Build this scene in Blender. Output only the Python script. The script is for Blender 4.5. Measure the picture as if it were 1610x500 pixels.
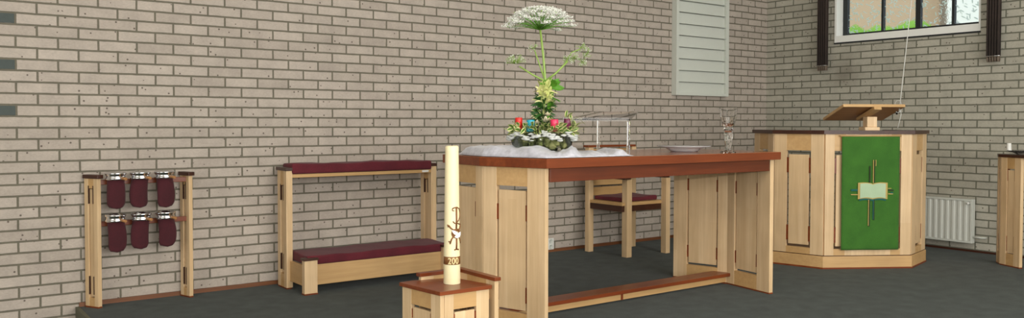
import bpy, bmesh, math, random
from mathutils import Vector, Matrix
random.seed(7)
for o in list(bpy.data.objects): bpy.data.objects.remove(o)
S = bpy.context.scene
C = S.collection
PI = math.pi

# ---------------------------------------------------------------- camera
CX, CY, CZ, YAW, PITCH, ROLL, FPX, CYP = -7.601, -5.63749, 1.12788, 0.63695, 0.02756, 0.00205, 1310.79, 229.06
fwd = Vector((math.sin(YAW)*math.cos(PITCH), math.cos(YAW)*math.cos(PITCH), -math.sin(PITCH)))
rt = Vector((math.cos(YAW), -math.sin(YAW), 0)); upv = rt.cross(fwd)
r2 = rt*math.cos(ROLL) + upv*math.sin(ROLL); u2 = upv*math.cos(ROLL) - rt*math.sin(ROLL)
cam = bpy.data.objects.new('camera', bpy.data.cameras.new('camera')); C.objects.link(cam)
cam.matrix_world = Matrix(((r2.x, u2.x, -fwd.x, CX), (r2.y, u2.y, -fwd.y, CY), (r2.z, u2.z, -fwd.z, CZ), (0, 0, 0, 1)))
cam.data.sensor_width = 36; cam.data.lens = FPX/1610*36; cam.data.shift_y = (CYP-250)/1610
cam.data.clip_start = .05
S.camera = cam
# ---------------------------------------------------------------- light
S.view_settings.view_transform = 'Standard'; S.view_settings.look = 'None'
S.view_settings.gamma = 1; S.view_settings.use_curve_mapping = False
S.view_settings.exposure = 0.26
w = bpy.data.worlds.new('world'); S.world = w; w.use_nodes = True
bg = w.node_tree.nodes['Background']; bg.inputs[0].default_value = (.80, .88, 1, 1); bg.inputs[1].default_value = .85
def light(name, kind, loc, target, energy, col=(1, 1, 1), size=None, sy=None, angle=None):
    l = bpy.data.lights.new(name, kind); l.energy = energy; l.color = col
    if kind == 'AREA':
        l.shape = 'RECTANGLE'; l.size = size; l.size_y = sy
    if kind == 'SPOT':
        l.spot_size = math.radians(100); l.spot_blend = .5; l.shadow_soft_size = size
    if angle: l.angle = angle
    o = bpy.data.objects.new(name, l); C.objects.link(o); o.location = loc
    o.rotation_euler = (Vector(target)-Vector(loc)).to_track_quat('-Z', 'Y').to_euler()
    return o
light('sun', 'SUN', (-6, -9, 12), (8, 2, 2), 1.5, (1, .96, .9), angle=.01)
light('rear_window_light', 'AREA', (-4.8, -9.3, 1.9), (-3.6, 0, 1.0), 310, (1, .985, .95), 6.0, 2.2)
light('side_window_light', 'AREA', (-10.6, -4.5, 2.0), (-2, -2.5, 1.0), 70, (1, .985, .95), 4.0, 2.0)
light('ceiling_lamp_light', 'AREA', (-4.5, -4.2, 3.45), (-4.2, -3.2, 0), 90, (1, .95, .86), 4.5, 3.0)
light('camera_flash', 'AREA', (CX+.02, CY-.02, CZ+.16), (-3.8, -1.2, .7), 42, (1, .98, .94), .09, .05)

# ---------------------------------------------------------------- materials
def lin(c): return tuple(((v/255)/12.92 if v/255 <= .04045 else ((v/255+.055)/1.055)**2.4) for v in c) + (1,)
class NT:
    def __init__(s, name):
        s.m = bpy.data.materials.new(name); s.m.use_nodes = True; s.t = s.m.node_tree; s.b = s.t.nodes['Principled BSDF']
    def n(s, typ, **kw):
        q = s.t.nodes.new(typ)
        for k, v in kw.items(): setattr(q, k, v)
        return q
    def l(s, a, b): s.t.links.new(a, b)
    def math(s, op, a, b=None, clamp=False):
        q = s.n('ShaderNodeMath', operation=op, use_clamp=clamp)
        for i, v in enumerate((a, b)):
            if v is None: continue
            if isinstance(v, (int, float)): q.inputs[i].default_value = v
            else: s.l(v, q.inputs[i])
        return q.outputs[0]
    def mix(s, f, a, b, typ='MIX'):
        q = s.n('ShaderNodeMix', data_type='RGBA', blend_type=typ)
        for i, v in ((0, f), (6, a), (7, b)):
            if isinstance(v, (int, float)): q.inputs[i].default_value = v
            elif isinstance(v, tuple): q.inputs[i].default_value = v
            else: s.l(v, q.inputs[i])
        return q.outputs[2]
    def ramp(s, f, stops):
        q = s.n('ShaderNodeValToRGB'); s.l(f, q.inputs[0])
        e = q.color_ramp.elements
        while len(e) < len(stops): e.new(.5)
        for k, (pos, col) in enumerate(stops): e[k].position = pos; e[k].color = col if isinstance(col, tuple) else (col, col, col, 1)
        return q.outputs[0]
    def noise(s, vec, scale, detail=3, rough=.5):
        q = s.n('ShaderNodeTexNoise'); q.inputs['Scale'].default_value = scale; q.inputs['Detail'].default_value = detail
        q.inputs['Roughness'].default_value = rough
        if vec is not None: s.l(vec, q.inputs['Vector'])
        return q.outputs['Fac']
    def obj(s): return s.n('ShaderNodeTexCoord').outputs['Object']
    def mapping(s, vec, sc=(1, 1, 1), loc=(0, 0, 0)):
        q = s.n('ShaderNodeMapping'); q.inputs['Scale'].default_value = sc; q.inputs['Location'].default_value = loc
        s.l(vec, q.inputs['Vector']); return q.outputs[0]
    def bump(s, h, strength=.3, dist=.01):
        q = s.n('ShaderNodeBump'); q.inputs['Strength'].default_value = strength; q.inputs['Distance'].default_value = dist
        s.l(h, q.inputs['Height']); s.l(q.outputs[0], s.b.inputs['Normal'])
def plain(name, rgb, rough=.5, metal=0, var=.08, scale=30, coat=0):
    t = NT(name); v = t.obj(); f = t.noise(v, scale)
    c = lin(rgb); lo = tuple(x*(1-var) for x in c[:3])+(1,); hi = tuple(min(1, x*(1+var)) for x in c[:3])+(1,)
    t.l(t.mix(f, lo, hi), t.b.inputs['Base Color']); t.b.inputs['Roughness'].default_value = rough
    t.b.inputs['Metallic'].default_value = metal
    if coat: t.b.inputs['Coat Weight'].default_value = coat
    return t.m
BH = 0.06696; BZ = 1.69506
def brick(name, wall):
    t = NT(name); g = t.n('ShaderNodeNewGeometry').outputs['Position']
    sp = t.n('ShaderNodeSeparateXYZ'); t.l(g, sp.inputs[0])
    if wall == 'A': u = t.math('ADD', sp.outputs[0], 7.03013+.11+44*.22)
    else: u = t.math('ADD', t.math('MULTIPLY', sp.outputs[1], -1.0), .0044+44*.22)
    v = t.math('ADD', sp.outputs[2], -BZ+100*BH)
    cb = t.n('ShaderNodeCombineXYZ'); t.l(u, cb.inputs[0]); t.l(v, cb.inputs[1])
    # slightly wandering joints
    nz = t.n('ShaderNodeTexNoise'); nz.inputs['Scale'].default_value = 14; t.l(g, nz.inputs['Vector'])
    vm = t.n('ShaderNodeVectorMath', operation='MULTIPLY_ADD'); t.l(nz.outputs['Color'], vm.inputs[0]); vm.inputs[1].default_value = (.004, .004, 0); t.l(cb.outputs[0], vm.inputs[2])
    vs = t.n('ShaderNodeVectorMath', operation='SUBTRACT'); t.l(vm.outputs[0], vs.inputs[0]); vs.inputs[1].default_value = (.002, .002, 0)
    br = t.n('ShaderNodeTexBrick'); t.l(vs.outputs[0], br.inputs['Vector'])
    br.offset = .5; br.offset_frequency = 2; br.squash = 1
    for k, x in (('Scale', 1), ('Mortar Size', .0066), ('Mortar Smooth', .25), ('Bias', 0), ('Brick Width', .22), ('Row Height', BH)): br.inputs[k].default_value = x
    c1, c2, c3 = ((189, 178, 167), (177, 166, 155), (112, 107, 93)) if wall == 'A' else ((186, 182, 168), (172, 168, 154), (112, 112, 98))
    br.inputs['Color1'].default_value = lin(c1); br.inputs['Color2'].default_value = lin(c2); br.inputs['Mortar'].default_value = lin(c3)
    stain = t.ramp(t.noise(g, 9, 5, .6), [(.3, .86), (.7, 1.07)])
    sm = t.noise(t.mapping(g, (60, 60, 110)), 1, 4, .7)
    fine = t.ramp(sm, [(.25, .84), (.75, 1.08)])
    big = t.ramp(t.noise(g, .8, 2), [(.3, .95), (.7, 1.04)])
    c = t.mix(1.0, br.outputs['Color'], stain, 'MULTIPLY'); c = t.mix(1.0, c, fine, 'MULTIPLY'); c = t.mix(1.0, c, big, 'MULTIPLY')
    vo = t.n('ShaderNodeTexVoronoi'); vo.inputs['Scale'].default_value = 34; t.l(g, vo.inputs['Vector'])
    vw = t.n('ShaderNodeTexWhiteNoise'); t.l(vo.outputs['Color'], vw.inputs['Vector'])
    pit = t.math('MULTIPLY', t.math('LESS_THAN', vo.outputs['Distance'], .20), t.math('GREATER_THAN', vw.outputs['Value'], .83))
    pit = t.math('MULTIPLY', pit, t.math('SUBTRACT', 1.0, br.outputs['Fac']))
    c = t.mix(t.math('MULTIPLY', pit, .75), c, lin((62, 50, 42)))
    if wall == 'B':   # old grey smudge on the bricks under the window's left end
        sy = t.math('SUBTRACT', sp.outputs[1], -.93); sz = t.math('SUBTRACT', sp.outputs[2], 1.62)
        r = t.math('SQRT', t.math('ADD', t.math('MULTIPLY', t.math('MULTIPLY', sy, sy), 14), t.math('MULTIPLY', t.math('MULTIPLY', sz, sz), 14)))
        r = t.math('ADD', r, t.math('MULTIPLY', t.noise(g, 6), .5))
        c = t.mix(t.ramp(r, [(.45, .38), (1.0, 0.0)]), c, lin((88, 80, 68)))
    t.l(c, t.b.inputs['Base Color']); t.b.inputs['Roughness'].default_value = .92
    hgt = t.math('SUBTRACT', t.math('MULTIPLY', sm, .25), t.math('ADD', br.outputs['Fac'], pit))
    t.bump(hgt, .55, .006)
    return t.m
def wood(name, a, b, c2, axis='z', rough=.42, stave=.055, contrast=1.0):
    t = NT(name); v = t.obj(); ri = t.n('ShaderNodeObjectInfo').outputs['Random']
    off = t.n('ShaderNodeCombineXYZ'); 
    for k in range(3): t.l(t.math('MULTIPLY', ri, 7.0+k*3), off.inputs[k])
    va = t.n('ShaderNodeVectorMath', operation='ADD'); t.l(v, va.inputs[0]); t.l(off.outputs[0], va.inputs[1]); v = va.outputs[0]
    sc = dict(z=(38, 38, 2.2), x=(2.2, 38, 38), y=(38, 2.2, 38))[axis]
    gr = t.noise(t.mapping(v, sc), 1, 4, .6)
    s2 = dict(z=(1/stave, 1/stave, .55), x=(.55, 1/stave, 1/stave), y=(1/stave, .55, 1/stave))[axis]
    fl = t.n('ShaderNodeVectorMath', operation='FLOOR'); t.l(t.mapping(v, s2), fl.inputs[0])
    wn = t.n('ShaderNodeTexWhiteNoise'); t.l(fl.outputs[0], wn.inputs['Vector'])
    tone = t.mix(wn.outputs['Value'], lin(a), lin(b))
    tone = t.mix(t.ramp(gr, [(.3, 0.0), (.75, .75*contrast)]), tone, lin(c2))
    blot = t.ramp(t.noise(v, 5, 2), [(.3, .93), (.7, 1.06)])
    t.l(t.mix(1.0, tone, blot, 'MULTIPLY'), t.b.inputs['Base Color'])
    t.b.inputs['Roughness'].default_value = rough
    t.bump(gr, .06, .002)
    return t.m
M = {}
M['brickA'] = brick('pale_brick', 'A'); M['brickB'] = brick('pale_brick_side', 'B')
mpl = ((228, 200, 160), (214, 184, 142), (198, 164, 122))
M['maple'] = wood('maple', *mpl); M['maple_h'] = wood('maple_rail', (206, 169, 118), (196, 158, 106), (182, 142, 92), 'x', stave=.2)
M['maple_y'] = wood('maple_rail_side', (206, 169, 118), (196, 158, 106), (182, 142, 92), 'y', stave=.2)
red = ((136, 68, 32), (120, 56, 25), (94, 40, 16))
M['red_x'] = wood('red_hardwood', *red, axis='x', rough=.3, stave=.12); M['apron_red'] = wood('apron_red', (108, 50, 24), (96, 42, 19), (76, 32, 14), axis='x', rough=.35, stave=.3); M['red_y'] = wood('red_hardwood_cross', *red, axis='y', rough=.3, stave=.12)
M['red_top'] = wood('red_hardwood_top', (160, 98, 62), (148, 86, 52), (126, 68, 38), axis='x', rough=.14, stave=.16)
M['darkcap'] = wood('dark_red_cap', (72, 38, 24), (62, 32, 20), (46, 23, 14), axis='y', rough=.35)
M['tan'] = wood('tan_underside', (176, 128, 82), (168, 120, 74), (150, 104, 60), axis='x', stave=.3)
M['skirt'] = wood('skirting', (132, 84, 52), (120, 74, 44), (96, 58, 34), axis='x', stave=1)
M['white'] = plain('white_paint', (240, 241, 236), .45, var=.02)
M['offwhite'] = plain('grey_white_paint', (203, 207, 198), .5, var=.025)
M['ceiling'] = plain('ceiling_white', (225, 220, 208), .9)
M['darkframe'] = plain('dark_frame_paint', (28, 34, 36), .4)
M['chrome'] = plain('chrome', (225, 225, 228), .08, 1, var=.02)
M['darkmetal'] = plain('dark_metal', (40, 40, 42), .35, .6)
M['wax'] = plain('ivory_wax', (238, 226, 184), .45, var=.02); M['wax'].node_tree.nodes['Principled BSDF'].inputs['Subsurface Weight'].default_value = .1
M['bronze'] = plain('bronze_wax', (128, 84, 44), .45, .25, var=.2)
M['gold'] = plain('gold_wax', (222, 205, 150), .4, .1)
M['doves'] = plain('white_wax', (245, 245, 240), .4)
def fabric(name, a, b, scale=350, rough=.95, bump=.3):
    t = NT(name); v = t.obj(); n1 = t.noise(v, scale, 2, .7); n2 = t.noise(v, 9, 3)
    f = t.math('ADD', t.math('MULTIPLY', n1, .6), t.math('MULTIPLY', n2, .4))
    t.l(t.ramp(f, [(.35, lin(a)), (.65, lin(b))]), t.b.inputs['Base Color'])
    t.b.inputs['Roughness'].default_value = rough; t.b.inputs['Sheen Weight'].default_value = .06
    t.bump(n1, bump, .002); return t.m
M['maroon'] = fabric('maroon_upholstery', (76, 20, 30), (106, 32, 44))
M['velvet'] = fabric('maroon_velvet', (54, 17, 24), (80, 27, 36))
M['carpet'] = fabric('charcoal_carpet', (28, 36, 34), (60, 70, 66), 190, 1, .6)
M['carpet'].node_tree.nodes['Principled BSDF'].inputs['Sheen Weight'].default_value = .05
M['carpet_low'] = fabric('lower_carpet', (70, 74, 66), (92, 96, 84), 200)
M['nosing'] = plain('olive_step_trim', (92, 94, 76), .6)
M['green'] = fabric('green_cloth', (44, 92, 26), (62, 114, 36), 260)
M['page'] = fabric('pale_page_cloth', (160, 184, 152), (178, 200, 168), 260); M['goldcloth'] = fabric('tan_cloth', (172, 148, 82), (190, 166, 100), 260)
M['tealcloth'] = fabric('teal_cloth', (22, 84, 78), (34, 100, 92), 260); M['blackcloth'] = fabric('dark_cloth', (40, 46, 30), (50, 56, 38), 260)
M['curtain'] = fabric('dark_brown_curtain', (46, 38, 34), (64, 52, 46), 120)
M['radiator'] = plain('radiator_enamel', (205, 208, 200), .35, var=.02)
M['plastic'] = plain('white_plastic', (225, 225, 220), .4)
M['cord'] = plain('pale_cord', (205, 206, 200), .5)
def glass(name, rough=0.0, ior=1.49, col=(1, 1, 1, 1)):
    t = NT(name); t.b.inputs['Transmission Weight'].default_value = 1; t.b.inputs['Roughness'].default_value = rough
    t.b.inputs['IOR'].default_value = ior; t.b.inputs['Base Color'].default_value = col; return t
M['glass'] = glass('clear_glass').m; M['acrylic'] = glass('clear_acrylic', 0, 1.35).m
M['dishglass'] = glass('milky_glass', .1, 1.45, (1, 1, 1, 1)).m; M['dishglass'].node_tree.nodes['Principled BSDF'].inputs['Transmission Weight'].default_value = .62; M['dishglass'].node_tree.nodes['Principled BSDF'].inputs['Base Color'].default_value = (.86, .86, .88, 1)
M['frost'] = glass('frosted_glass', .15, 1.4, (.95, .95, .95, 1)).m
def pattern_glass():
    t = glass('patterned_glass', .04, 1.06); v = t.obj(); tot = None
    for k_, rot in enumerate((.5, 1.7, 2.6, -.4)):
        mp = t.n('ShaderNodeMapping'); mp.inputs['Rotation'].default_value = (rot, 0, 0); mp.inputs['Location'].default_value = (0, k_*3.3, k_*1.7); t.l(v, mp.inputs[0])
        m2 = t.mapping(mp.outputs[0], (1, 12, 52)); vo = t.n('ShaderNodeTexVoronoi'); vo.inputs['Scale'].default_value = 1; t.l(m2, vo.inputs['Vector'])
        vw = t.n('ShaderNodeTexWhiteNoise'); t.l(vo.outputs['Color'], vw.inputs['Vector'])
        h = t.math('MULTIPLY', t.math('LESS_THAN', vo.outputs['Distance'], .26), t.math('GREATER_THAN', vw.outputs['Value'], .45))
        tot = h if tot is None else t.math('MAXIMUM', tot, h)
    t.bump(t.noise(v, 30, 2), .3, .01)
    tr = t.n('ShaderNodeBsdfTranslucent'); tr.inputs[0].default_value = (.95, .97, .98, 1)
    mx = t.n('ShaderNodeMixShader'); t.l(t.math('MULTIPLY', tot, .75), mx.inputs[0])
    t.l(t.b.outputs[0], mx.inputs[1]); t.l(tr.outputs[0], mx.inputs[2]); t.l(mx.outputs[0], t.t.nodes['Material Output'].inputs[0])
    return t.m
M['patglass'] = pattern_glass()
def sheer():
    t = NT('white_organza'); v = t.obj(); n = t.noise(v, 45, 3)
    t.l(t.ramp(n, [(.3, lin((178, 179, 188))), (.7, lin((204, 204, 214)))]), t.b.inputs['Base Color'])
    t.b.inputs['Roughness'].default_value = .38; t.b.inputs['Alpha'].default_value = .93; t.b.inputs['Sheen Weight'].default_value = .3
    return t.m
M['organza'] = sheer()
def leafy(name, rgb, rough=.45, tr=.25):
    t = NT(name); n = t.noise(t.obj(), 40, 3); c = lin(rgb)
    t.l(t.mix(n, tuple(x*.7 for x in c[:3])+(1,), tuple(min(1, x*1.25) for x in c[:3])+(1,)), t.b.inputs['Base Color'])
    t.b.inputs['Roughness'].default_value = rough; t.b.inputs['Subsurface Weight'].default_value = 0
    return t.m
M['leaf'] = leafy('green_leaf', (84, 124, 44)); M['leafdark'] = leafy('dark_green_leaf', (46, 92, 34)); M['leafbright'] = leafy('bright_green_leaf', (92, 150, 44))
M['cream'] = leafy('cream_leaf_edge', (226, 222, 160)); M['stem'] = leafy('pale_green_stem', (142, 172, 84)); M['floret'] = leafy('white_floret', (240, 242, 228), .7)
M['moss'] = plain('moss', (122, 124, 78), .9, var=.5, scale=25); M['fleece'] = plain('grey_fleece', (196, 198, 194), .95, var=.25, scale=40)
M['petal'] = leafy('cream_petal', (242, 224, 196), .6)
for nm, c in dict(red=(214, 44, 34), teal=(36, 160, 186), pink=(226, 52, 96), purple=(112, 34, 72)).items(): M['wax_'+nm] = plain(nm+'_wax', c, .35, var=.03)
M['lawn'] = plain('lawn', (120, 170, 60), .9, var=.35, scale=3); M['facade'] = plain('beige_facade', (198, 172, 148), .9, var=.06)
M['greywall'] = plain('grey_facade', (150, 140, 128), .9, var=.2, scale=2); M['render'] = plain('white_render', (250, 250, 250), .8)

# ---------------------------------------------------------------- helpers
def box(bm, x0, x1, y0, y1, z0, z1, bev=0, mi=0):
    vs = [bm.verts.new((x, y, z)) for x in (x0, x1) for y in (y0, y1) for z in (z0, z1)]
    fs = [bm.faces.new([vs[i] for i in q]) for q in ((0, 1, 3, 2), (4, 6, 7, 5), (0, 4, 5, 1), (2, 3, 7, 6), (0, 2, 6, 4), (1, 5, 7, 3))]
    for f in fs: f.material_index = mi
    if bev:
        es = list({e for f in fs for e in f.edges})
        bmesh.ops.bevel(bm, geom=es, offset=bev, segments=2, affect='EDGES', profile=.5)
    return vs
def prism(bm, pts, z0, z1, bev=0):
    a = [bm.verts.new((x, y, z0)) for x, y in pts]; b = [bm.verts.new((x, y, z1)) for x, y in pts]
    n = len(pts); fs = [bm.faces.new(a[::-1]), bm.faces.new(b)]
    for i in range(n): fs.append(bm.faces.new((a[i], a[(i+1) % n], b[(i+1) % n], b[i])))
    bmesh.ops.recalc_face_normals(bm, faces=fs)
    if bev: bmesh.ops.bevel(bm, geom=list({e for f in fs for e in f.edges}), offset=bev, segments=2, affect='EDGES', profile=.5)
def tube(bm, pts, r, seg=8, r1=None, cap=True, mi=0):
    pts = [Vector(q) for q in pts]; rings = []; n = len(pts)
    prev = None
    for i, q in enumerate(pts):
        d = (pts[min(i+1, n-1)]-pts[max(i-1, 0)]).normalized()
        if prev is None:
            a = d.cross(Vector((0, 0, 1)));
            if a.length < .05: a = d.cross(Vector((1, 0, 0)))
        else: a = prev - d*prev.dot(d)
        a.normalize(); prev = a; b = d.cross(a)
        rr = r if r1 is None else r+(r1-r)*i/(n-1)
        rings.append([bm.verts.new(q+a*rr*math.cos(2*PI*k/seg)+b*rr*math.sin(2*PI*k/seg)) for k in range(seg)])
    for i in range(n-1):
        for k in range(seg):
            f = bm.faces.new((rings[i][k], rings[i][(k+1) % seg], rings[i+1][(k+1) % seg], rings[i+1][k])); f.smooth = True; f.material_index = mi
    if cap:
        for g in (rings[0][::-1], rings[-1]): bm.faces.new(g).material_index = mi
def lathe(bm, prof, seg=32, c=(0, 0), close=True, sx=1, sy=1, mi=0):
    rings = []
    for r, z in prof:
        if r < 1e-6: rings.append([bm.verts.new((c[0], c[1], z))])
        else: rings.append([bm.verts.new((c[0]+r*sx*math.cos(2*PI*k/seg), c[1]+r*sy*math.sin(2*PI*k/seg), z)) for k in range(seg)])
    for a, b in zip(rings, rings[1:]):
        for k in range(seg):
            k2 = (k+1) % seg
            if len(a) == 1 and len(b) == 1: continue
            if len(a) == 1: f = bm.faces.new((a[0], b[k2], b[k]))
            elif len(b) == 1: f = bm.faces.new((a[k], a[k2], b[0]))
            else: f = bm.faces.new((a[k], a[k2], b[k2], b[k]))
            f.smooth = True; f.material_index = mi
    bmesh.ops.recalc_face_normals(bm, faces=bm.faces)
def obj(name, bm, mats, parent=None, M4=None, shade=None):
    if M4 is not None: bmesh.ops.transform(bm, matrix=M4, verts=bm.verts)
    me = bpy.data.meshes.new(name); bm.to_mesh(me); bm.free()
    for m in (mats if isinstance(mats, (list, tuple)) else [mats]): me.materials.append(M[m] if isinstance(m, str) else m)
    if shade:
        for f in me.polygons: f.use_smooth = True
    o = bpy.data.objects.new(name, me); C.objects.link(o)
    if parent is not None: o.parent = parent
    return o
def tag(o, label, cat, group=None, kind=None):
    o['label'] = label; o['category'] = cat
    if group: o['group'] = group
    if kind: o['kind'] = kind
    return o
def thing(name, label, cat, loc=(0, 0, 0), rz=0, group=None):
    o = bpy.data.objects.new(name, None); C.objects.link(o); o.location = loc; o.rotation_euler = (0, 0, rz); o.empty_display_size = .1
    return tag(o, label, cat, group)
def struct(name, bm, m, label=None, cat=None):
    o = obj(name, bm, m); o['kind'] = 'structure'
    if label: o['label'] = label
    if cat: o['category'] = cat
    return o
B = bmesh.new
def bx(*a, **k):
    bm = B(); box(bm, *a, **k); return bm
def frame4(p, q, z=0):
    """local x runs from p to q in plan, local y is the left-hand normal, origin at p"""
    d = (Vector(q)-Vector(p)); a = math.atan2(d.y, d.x)
    return Matrix.Translation((p[0], p[1], z)) @ Matrix.Rotation(a, 4, 'Z')
def slot_panel(root, p, q, z0, z1, th=.03, stile=(.1, .1), rail=(.1, .1), gap=.008, ith=.02, mat='maple', blocks=True, bmat='red_x', bfull=False, topgap=2.0, feet=True, matrail='maple_h', bh=.07, bz=.16, shift=0):
    """framed board: stiles, rails, a floating insert held in the slot by hardwood blocks. p,q plan ends (local to root)"""
    w_ = (Vector(q)-Vector(p)).length; Mx = frame4(p, q)
    y0, y1 = -th/2+shift, th/2+shift
    zf = z0+(.008 if feet else 0)
    fr = obj('stile', bx(0, stile[0], y0, y1, zf, z1, .0015), mat, root, Mx); obj('stile', bx(w_-stile[1], w_, y0, y1, zf, z1, .0015), mat, root, Mx)
    obj('rail', bx(stile[0], w_-stile[1], y0+.001, y1-.001, zf, z0+rail[0]), matrail, root, Mx); obj('rail', bx(stile[0], w_-stile[1], y0+.001, y1-.001, z1-rail[1], z1), matrail, root, Mx)
    if feet: obj('foot_strip', bx(0, w_, y0-.001, y1+.001, z0, z0+.009), 'red_x', root, Mx)
    a, b = stile[0]+gap, w_-stile[1]-gap
    ins = obj('slot_board', bx(a, b, -ith/2+shift, ith/2+shift, z0+rail[0]+gap*1.3, z1-rail[1]-gap*topgap, bev=.0015), mat, root, Mx)
    if blocks:
        hb = th/2+.0006 if bfull else ith/2+.001
        for zz in (z0+rail[0]+bz*.35, z1-rail[1]-bz-bh*.3):
            for xx in (stile[0], b):
                obj('hardwood_block', bx(xx-.001, xx+gap+.001, -hb+shift, hb+shift, zz, zz+bh), bmat, ins, Mx)
    return fr

# ================================================================ setting
PX0 = -6.735; PY0 = -4.0; LOW = -.34
bm = B(); box(bm, PX0+.02, 0, PY0, 0, LOW, 0); struct('floor', bm, 'carpet')
bm = B(); box(bm, PX0, PX0+.021, PY0, -.001, LOW, 0.0015); struct('trim_1', bm, 'nosing')
bm = B(); box(bm, -11.2, .2, -10.2, .2, LOW-.1, LOW); struct('floor_lower', bm, 'carpet_low')
bm = B(); box(bm, -11.2, .2, 0, .2, LOW, 3.6); struct('wall_back', bm, 'brickA')
WY0, WY1, WZ0, WZ1 = -2.20, -.835, 1.955, 2.95
bm = B()
box(bm, 0, .2, -10.2, WY0, LOW, 3.6); box(bm, 0, .2, WY1, 0, LOW, 3.6); box(bm, 0, .2, WY0, WY1, LOW, WZ0); box(bm, 0, .2, WY0, WY1, WZ1, 3.6)
struct('wall_right', bm, 'brickB')
struct('wall_left', bx(-11.2, -11, -10.2, .2, LOW, 3.6), 'ceiling'); struct('wall_front', bx(-11, 0, -10.2, -10, LOW, 3.6), 'ceiling')
struct('ceiling', bx(-11.2, .2, -10.2, .2, 3.6, 3.7), 'ceiling')
struct('baseboard_back', bx(PX0+.02, -.001, -.012, -.0005, 0, .026), 'skirt')
struct('baseboard_right', bx(-.010, -.0005, -3.5, -.012, 0, .018), 'darkcap')
for k, r in enumerate((0, 4, 8)):
    x1 = -7.03-.0055; z0 = BZ-r*BH
    t = plain('slate_brick', (78, 86, 84), .85, var=.15)
    struct('trim_%d' % (k+2), bx(x1-.205, x1, -.004, .01, z0+.006, z0+BH-.006, bev=.001), t)
# window
win = bpy.data.objects.new('window_1', None); C.objects.link(win); win['kind'] = 'structure'
bm = B()
t_ = .018
box(bm, -.012, .16, WY1-.001, WY1+.022, WZ0-.02, WZ1, .002); box(bm, -.012, .16, WY0-.012, WY0+.001, WZ0-.02, WZ1, .002)
box(bm, -.012, .16, WY0+.001, WY1-.001, WZ0-.02, WZ0+.045, .002)
obj('window_casing', bm, 'white', win)
obj('window_sill', bx(-.016, .0, WY0-.015, WY1+.024, WZ0-.034, WZ0-.0205), 'darkframe', win)
fx0, fx1 = .10, .14; gz = WZ0+.045
def wy(px, py):   # plan position on the sash plane seen at this pixel
    a_, b_ = (px-805)/FPX, -(py-CYP)/FPX
    d = fwd+r2*a_+u2*b_; s = (.12-CX)/d.x; return CY+d.y*s
bm = B(); yl, yr = WY1-.001, WY0+.001
box(bm, fx0, fx1, yl-.05, yl, gz, WZ1); box(bm, fx0, fx1, yr, yr+.012, gz, WZ1); box(bm, fx0, fx1, yr, yl-.05, gz, gz+.028)
obj('window_frame', bm, 'darkframe', win)
mu = [(wy(1389, 30), .011), (wy(1445, 30), .024), (wy(1500, 30), .012)]
for y, hw in mu: obj('mullion', bx(fx0, fx1, y-hw, y+hw, gz+.028, WZ1), 'darkframe', win)
edges = [yl-.05]+[v for y, hw in mu for v in (y+hw, y-hw)]+[yr+.012]
for k in range(0, 8, 2): obj('pane', bx(.118, .122, edges[k+1], edges[k], gz+.028, WZ1), 'patglass', win)
# outside, seen through the panes
tag(obj('lawn', bx(.3, 40, -30, 30, 1.2, 1.25), 'lawn'), 'sunlit green lawn outside the window', 'lawn', kind='structure')
def stand(name, bm, m, label, cat): return tag(obj(name, bm, m), label, cat)
stand('neighbouring_building', bx(16, 17, 6.6, 26, 1.25, 8), 'facade', 'beige building across the lawn, blurred behind the two left window panes', 'building')
stand('grey_building', bx(17.2, 18, 5.2, 9, 1.25, 8), 'greywall', 'grey building beyond the lawn, behind the third window pane', 'building')
stand('garden_wall', bx(12, 12.3, -3, 3.95, 1.25, 6), 'render', 'bright white rendered wall outside, behind the rightmost window pane', 'wall')
bm = B()
for q in range(420): bmesh.ops.create_icosphere(bm, subdivisions=1, radius=random.uniform(.18, .34), matrix=Matrix.Translation((random.uniform(7.7, 8.6), random.uniform(2.3, 9), random.uniform(1.4, 2.86))))
stand('hedge', bm, 'lawn', 'sunlit light green hedge outside, low behind the left window panes', 'hedge')

# ================================================================ altar table
TZ = .94
T = thing('altar_table', 'long maple altar table with red-brown top standing in the centre of the platform', 'table', (-3.93, -1.85, 0))
tl = lambda x, y: (x+3.93, y+1.85)
top = [tl(-4.885, -2.27), tl(-2.93, -2.29), tl(-2.86, -1.85), tl(-2.99, -1.41), tl(-4.99, -1.42), tl(-5.02, -1.85)]
bm = B(); prism(bm, top, TZ-.050, TZ, .002); obj('table_top', bm, 'red_top', T)
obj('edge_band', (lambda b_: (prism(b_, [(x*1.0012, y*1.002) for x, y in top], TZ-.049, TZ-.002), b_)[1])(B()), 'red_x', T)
# end legs: two slotted panels meeting at a shallow angle
Ln, La, Lf = tl(-4.855, -2.235), tl(-4.985, -1.85), tl(-4.975, -1.45)
Rn, Ra, Rf = tl(-2.965, -2.25), tl(-2.905, -1.85), tl(-3.02, -1.45)
h = TZ-.052
slot_panel(T, Ln, La, 0, h, .032, (.115, .09), (.105, .10), .012, matrail='maple_h', bh=.085)
slot_panel(T, La, Lf, 0, h, .032, (.07, .10), (.105, .10), .012, matrail='maple_h', bh=.085)
slot_panel(T, Rn, Ra, 0, h, .032, (.115, .075), (.105, .06), .012, matrail='maple_h', bh=.085)
slot_panel(T, Ra, Rf, 0, h, .032, (.075, .105), (.105, .06), .012, matrail='maple_h', bh=.085)
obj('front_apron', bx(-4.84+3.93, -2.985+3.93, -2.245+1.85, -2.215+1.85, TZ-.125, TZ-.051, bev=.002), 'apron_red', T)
obj('rail_block', bx(-3.93+3.93-.01, .01, -1.8458+1.85, -1.84+1.85, .012, .058), 'red_x', T)
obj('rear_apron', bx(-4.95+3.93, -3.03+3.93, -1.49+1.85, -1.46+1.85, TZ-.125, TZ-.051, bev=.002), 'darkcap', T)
obj('foot_rail', bx(-4.96+3.93, -2.925+3.93, -1.845+1.85, -1.785+1.85, .012, .058, bev=.002), 'maple_h', T)
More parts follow.
